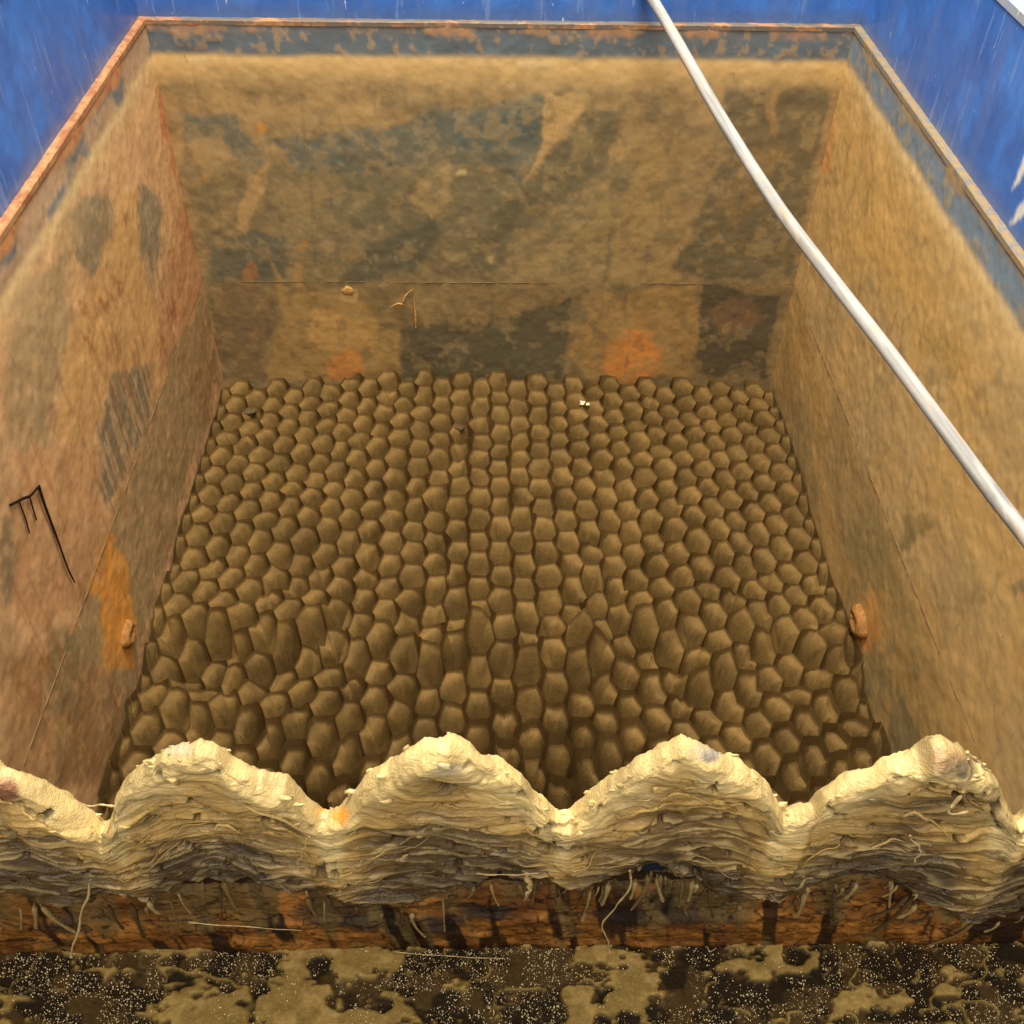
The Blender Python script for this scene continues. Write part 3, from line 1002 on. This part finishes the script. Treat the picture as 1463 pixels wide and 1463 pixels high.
def wisp(i):
    """torn thread of slime lying along the flow on the coat"""
    a = random.randrange(40, NX - 160)
    b = random.randrange(int(NS * .2), NS - 14)
    L = random.choice((8, 12, 18, 28, 45))
    sl = random.uniform(-.35, .35)
    pts = []
    for t in range(6):
        ii, jj = min(NX - 1, a + int(L * t / 5)), int(np.clip(b + sl * L * t / 5 + random.uniform(-1, 1), 2, NS - 2))
        pts.append(SV[ii, jj] + np.array([0, -.0004 - .0022 * (t / 5) * random.random(), 0]))
    pts = spline(pts, 12)
    r = random.choice((.0003, .0004, .0005, .0008, .0012))
    V, F = tube(pts, r * np.array([.5, .9, 1.1, 1.2, 1.1, 1.3, 1.2, 1.0, .9, .8, .6, .2]), 6)
    col = np.clip(SC[a, b] * random.uniform(1.0, 1.5), 0, .75)
    add("slime_wisp", mesh_np("slime_wisp", V, F, True, np.tile(col, (len(V), 1))), M_SLIME, weir)


for i in range(210):
    wisp(i)

# curds of slime stuck on and below the crest
for i in range(190):
    a = random.randrange(30, NX - 30)
    b = random.choice((random.randrange(32, 48), random.randrange(38, 110), random.randrange(70, NS - 36)))
    p0 = SV[a, b]
    r = random.choice((.0014, .002, .003)) * random.uniform(.7, 1.2)
    V, F = blob((0, 0, 0), r, random.uniform(1, 2.2), .7, random.uniform(.6, 1.1), i, .7, 9, 6)
    V = np.array(V) + p0
    add("slime_curd", mesh_np("slime_curd", V, F, True, np.tile(np.clip(SC[a, b] * random.uniform(.95, 1.2), 0, .75), (len(V), 1))), M_SLIME, weir)


def strand(pts, r0, r1, mat=M_STRAND, name="slime_strand", n=20, y=-.004):
    P3 = spline([on_plane(u, v, 1, yy) for u, v, yy in [(p + (y,))[:3] for p in pts]], n)
    P3 = P3 + np.array([[math.sin(i * .9 + len(pts)) * .0009 + random.uniform(-.0003, .0003), 0, math.cos(i * .7) * .0007] for i in range(n)])
    V, F = tube(P3, np.linspace(r0, r1, n) * np.array([random.uniform(.6, 1.3) for _ in range(n)]), 7)
    return add(name, mesh_np(name, V, F, True), mat, weir)


strand([(130, 1258), (122, 1290), (108, 1340), (100, 1368)], .0009, .0012)
strand([(168, 1153), (150, 1150), (132, 1151), (117, 1150)], .0012, .0004, y=.008)
strand([(270, 1318), (320, 1322), (380, 1326), (430, 1330)], .0006, .0003)
strand([(900, 1245), (898, 1272), (880, 1295), (862, 1318), (866, 1340), (872, 1362)], .0009, .0006)
strand([(1384, 1085), (1388, 1108), (1376, 1130), (1358, 1155), (1362, 1163), (1385, 1160)], .0014, .0009, y=-.012)
strand([(1382, 1075), (1398, 1088), (1412, 1102)], .0012, .0005, y=.0)
strand([(680, 1248), (720, 1250), (768, 1248)], .0006, .0005)
strand([(752, 1250), (757, 1268), (750, 1280)], .0022, .0008)
strand([(440, 1316 - 120), (425, 1225 + 10)], .0006, .0004)
strand([(562, 1360), (640, 1366), (720, 1370)], .0005, .0003, y=-.002)
strand([(1300, 1195), (1315, 1215), (1305, 1232)], .001, .0006)

# hanging drips from the ragged lower edge
for i in range(86):
    u = random.uniform(-20, 1480)
    x = float(on_plane(u, 1270, 1, .012)[0])
    z0 = float(np.interp(x, LO[:, 0], LO[:, 1])) + random.uniform(-.008, .006)
    L = random.choice((.012, .018, .028, .045, .06)) * random.uniform(.7, 1.2)
    tilt = random.uniform(-.35, .35) + (random.uniform(-.7, 0) if u > 1250 else 0)
    r = random.uniform(.0006, .0019)
    y0 = .006 + random.uniform(-.003, .003)
    pts = spline([(x, y0, z0), (x + tilt * L * .4, y0 - .002, z0 - L * .5), (x + tilt * L, y0 - .001, z0 - L)], 10)
    rr = r * np.array([.4, 1.3, 1.5, 1.2, 1.0, .85, .8, .9, 1.1, .5])
    V, F = tube(pts, rr, 7)
    add("slime_drip", mesh_np("slime_drip", V, F, True, np.tile(lin(random.choice(((140, 118, 74), (104, 84, 48), (70, 52, 28)))), (len(V), 1))), M_SLIME, weir)

# ------------------------------------------------------------------ rusty channel below the weir
beam = empty("rusty_channel_beam", (0, .02, -.3), "wet rust-brown steel bar with dark drip streaks under the slimy weir", "beam")
ZB1 = ZBOT + .012
ZB0 = float(on_plane(731, 1366, 1, .004)[2])
nx, nz = 900, 90
bx = np.linspace(-W2, W2, nx)
bs = np.linspace(0, 1, nz)
BX, BS = np.meshgrid(bx, bs, indexing='ij')
BZ = ZB1 + (ZB0 - .01 - ZB1) * BS
flake = fbm(BX * 24, BZ * 70, 4, 501)
fl = np.floor(flake * 6) / 6
BY = .022 - .008 * sm(0, .25, BS) - .004 * sm(.45, .55, BS + .1 * (flake - .5)) - .006 * (fl - .5) - .003 * (fbm(BX * 90, BZ * 90, 3, 502) - .5)
V = np.stack([BX, BY, BZ], -1).reshape(-1, 3)
o1 = fbm(BX * 9, BZ * 30, 4, 503).ravel()
o2 = fbm(BX * 30, BZ * 60, 4, 504).ravel()
st = (.55 * fbm(BX * 75 + BZ * 10, BZ * 4, 4, 505) + .45 * fbm(BX * 17 + BZ * 4, BZ * 9, 3, 515)).ravel()
c = np.tile(lin((108, 68, 27)), (len(V), 1))
c = c + (lin((142, 94, 42)) - c) * sm(.42, .6, o2)[:, None]
c = c + (lin((72, 40, 16)) - c) * (sm(.54, .66, o1) * .7)[:, None]
c = c + (lin((44, 42, 36)) - c) * (sm(.70, .75, fbm(BX * 7, BZ * 16, 3, 506).ravel()) * .8)[:, None]
c = c + (lin((22, 13, 8)) - c) * (sm(.52, .58, st) * .9)[:, None]
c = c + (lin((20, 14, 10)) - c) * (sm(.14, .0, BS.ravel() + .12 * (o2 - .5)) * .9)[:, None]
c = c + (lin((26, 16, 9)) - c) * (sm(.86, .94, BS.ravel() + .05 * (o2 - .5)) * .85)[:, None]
c = c + (lin((104, 84, 46)) - c) * (sm(.64, .70, fbm(BX * 60 + BZ * 12, BZ * 9, 4, 507).ravel()) * .6)[:, None]
film = sm(.10, -.06, BS.ravel() - .62 * sm(.40, .70, fbm(BX * 22, BX * 0 + 4, 4, 517, .6).ravel()) - .10)
c = c + (lin((92, 75, 42)) - c) * (film * (.45 + .5 * o2))[:, None]
crk = np.minimum(np.abs(fbm(BX * 30, BZ * 45, 3, 508) - .5), np.abs(fbm(BX * 14, BZ * 95, 3, 509) - .5)).ravel()
c = c + (lin((26, 14, 8)) - c) * (sm(.022, .006, crk) * .85)[:, None]
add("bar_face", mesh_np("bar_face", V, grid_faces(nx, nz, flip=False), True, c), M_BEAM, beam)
v, f = box(-W2, W2, .020, .034, ZB0 - .02, ZB1 - .004)
add("bar_core", mesh_np("bar_core", v, f, False, np.tile(lin((40, 26, 16)), (8, 1))), M_BEAM, beam)

# ------------------------------------------------------------------ trough floor in front
ZL = ZB0
nx, ny = 900, 150
gx = np.linspace(-W2, W2, nx)
gy = np.linspace(-.20, .02, ny)
GX, GY = np.meshgrid(gx, gy, indexing='ij')
n_a = fbm(GX * 13, GY * 24, 5, 601, .62)
n_b = fbm(GX * 50, GY * 60, 3, 602)
worm = sm(.024, .010, np.abs(fbm(GX * 22, GY * 30, 3, 605) - .5)) * sm(.35, .5, fbm(GX * 9, GY * 12, 3, 606))
hole = sm(.60, .66, fbm(GX * 40, GY * 55, 3, 607))
slud = (1 - hole) * np.maximum(sm(.515, .56, n_a + .08 * (n_b - .5) - .10 * sm(-.05, .20, GX) + .03), worm * .9)
GZ = ZL + .0045 * slud * (.7 + .6 * n_b) + .0016 * (n_b - .5)
V = np.stack([GX, GY, GZ], -1).reshape(-1, 3)
c = np.tile(lin((34, 25, 12)), (len(V), 1))
c = c + (lin((66, 49, 24)) - c) * sm(.45, .6, n_b.ravel())[:, None]
c = c + (lin((126, 102, 54)) - c) * slud.ravel()[:, None]
c = c + (lin((154, 128, 74)) - c) * (slud * sm(.5, .62, n_b)).ravel()[:, None] * .6
tr = add("trough_floor", mesh_np("trough_floor", V, grid_faces(nx, ny), True, c), M_LEDGE)
tr["kind"] = "structure"

# froth specks: tiny domes on the wet floor
BV, BF = [], []
cnt = 0
for i in range(26000):
    x, y = random.uniform(-.46, .46), random.uniform(-.12, .012)
    if float(vn(np.array([x * 60]), np.array([y * 60]), 610)[0]) < .22:
        continue
    na = float(fbm(np.array([x * 13]), np.array([y * 24]), 5, 601, .62)[0])
    if na > .53 and random.random() < .7:
        continue
    r = random.choice((.00018, .00025, .0003, .0004, .0006)) * random.uniform(.8, 1.25)
    z = ZL + .0005 + (.0035 if na > .53 else 0)
    a = len(BV)
    for k in range(5):
        t = 2 * math.pi * k / 5
        BV.append((x + r * math.cos(t), y + r * math.sin(t), z - .0004))
    for k in range(5):
        t = 2 * math.pi * (k + .5) / 5
        BV.append((x + .7 * r * math.cos(t), y + .7 * r * math.sin(t), z + r * .6))
    BV.append((x, y, z + r * .95))
    for k in range(5):
        k2 = (k + 1) % 5
        BF += [(a + k, a + k2, a + 5 + k), (a + k2, a + 5 + k2, a + 5 + k), (a + 5 + k, a + 5 + k2, a + 10)]
bo = add("froth_specks", mesh_np("froth_specks", BV, np.array(BF), True), M_BUB)
bo["kind"] = "stuff"
tag(bo, "pale froth specks scattered over the dark wet trough floor", "froth")

# ------------------------------------------------------------------ white pole across the corner
pole_px = [(915, -30), (933, 0), (963, 51), (1028, 164), (1106, 287), (1182, 390), (1271, 505), (1404, 686), (1455, 752), (1520, 835)]
A = np.array(on_plane(933, 0, 1, D - .05))
Bp = np.array(on_plane(1455, 752, 2, -.09))
AB = Bp - A
pole3 = []
for (u, v) in pole_px:                       # nearest point of each sight line to the chord between the two rests
    dv = ray(u, v)
    w0 = CAM - A
    b_, d_, e_ = dv @ AB, dv @ w0, AB @ w0
    cc = AB @ AB
    tr_ = (b_ * e_ - cc * d_) / (cc - b_ * b_)
    pole3.append(CAM + dv * tr_)
NPO = 220
pts = spline(pole3, NPO)
V, F = tube(pts, .0086, 20)
Vn = np.array(V)
al = np.repeat(np.linspace(0, 1, NPO), 20)
ang = np.tile(np.arange(20), NPO)
c = np.tile(lin((160, 157, 152)), (len(V), 1))
m = fbm(al * 16, np.minimum(ang, 20 - ang) * .9, 4, 701)
c = c + (lin((132, 130, 126)) - c) * sm(.45, .65, m)[:, None]
c = c + (lin((190, 148, 100)) - c) * (sm(.60, .72, fbm(al * 34, np.minimum(ang, 20 - ang) * .6, 4, 702)) * .5)[:, None]
c = c + (lin((206, 150, 60)) - c) * (np.exp(-((al - .075) / .008) ** 2) * .7)[:, None]
po = add("white_pole", mesh_np("white_pole", V, F, True, c), M_POLE)
tag(po, "long slim scuffed white pole laid slantwise across the right side of the tank", "pole")
print("ZTOP", ZTOP, "A", A, "B", Bp, "ZBOT", ZBOT, "ZB0", ZB0)
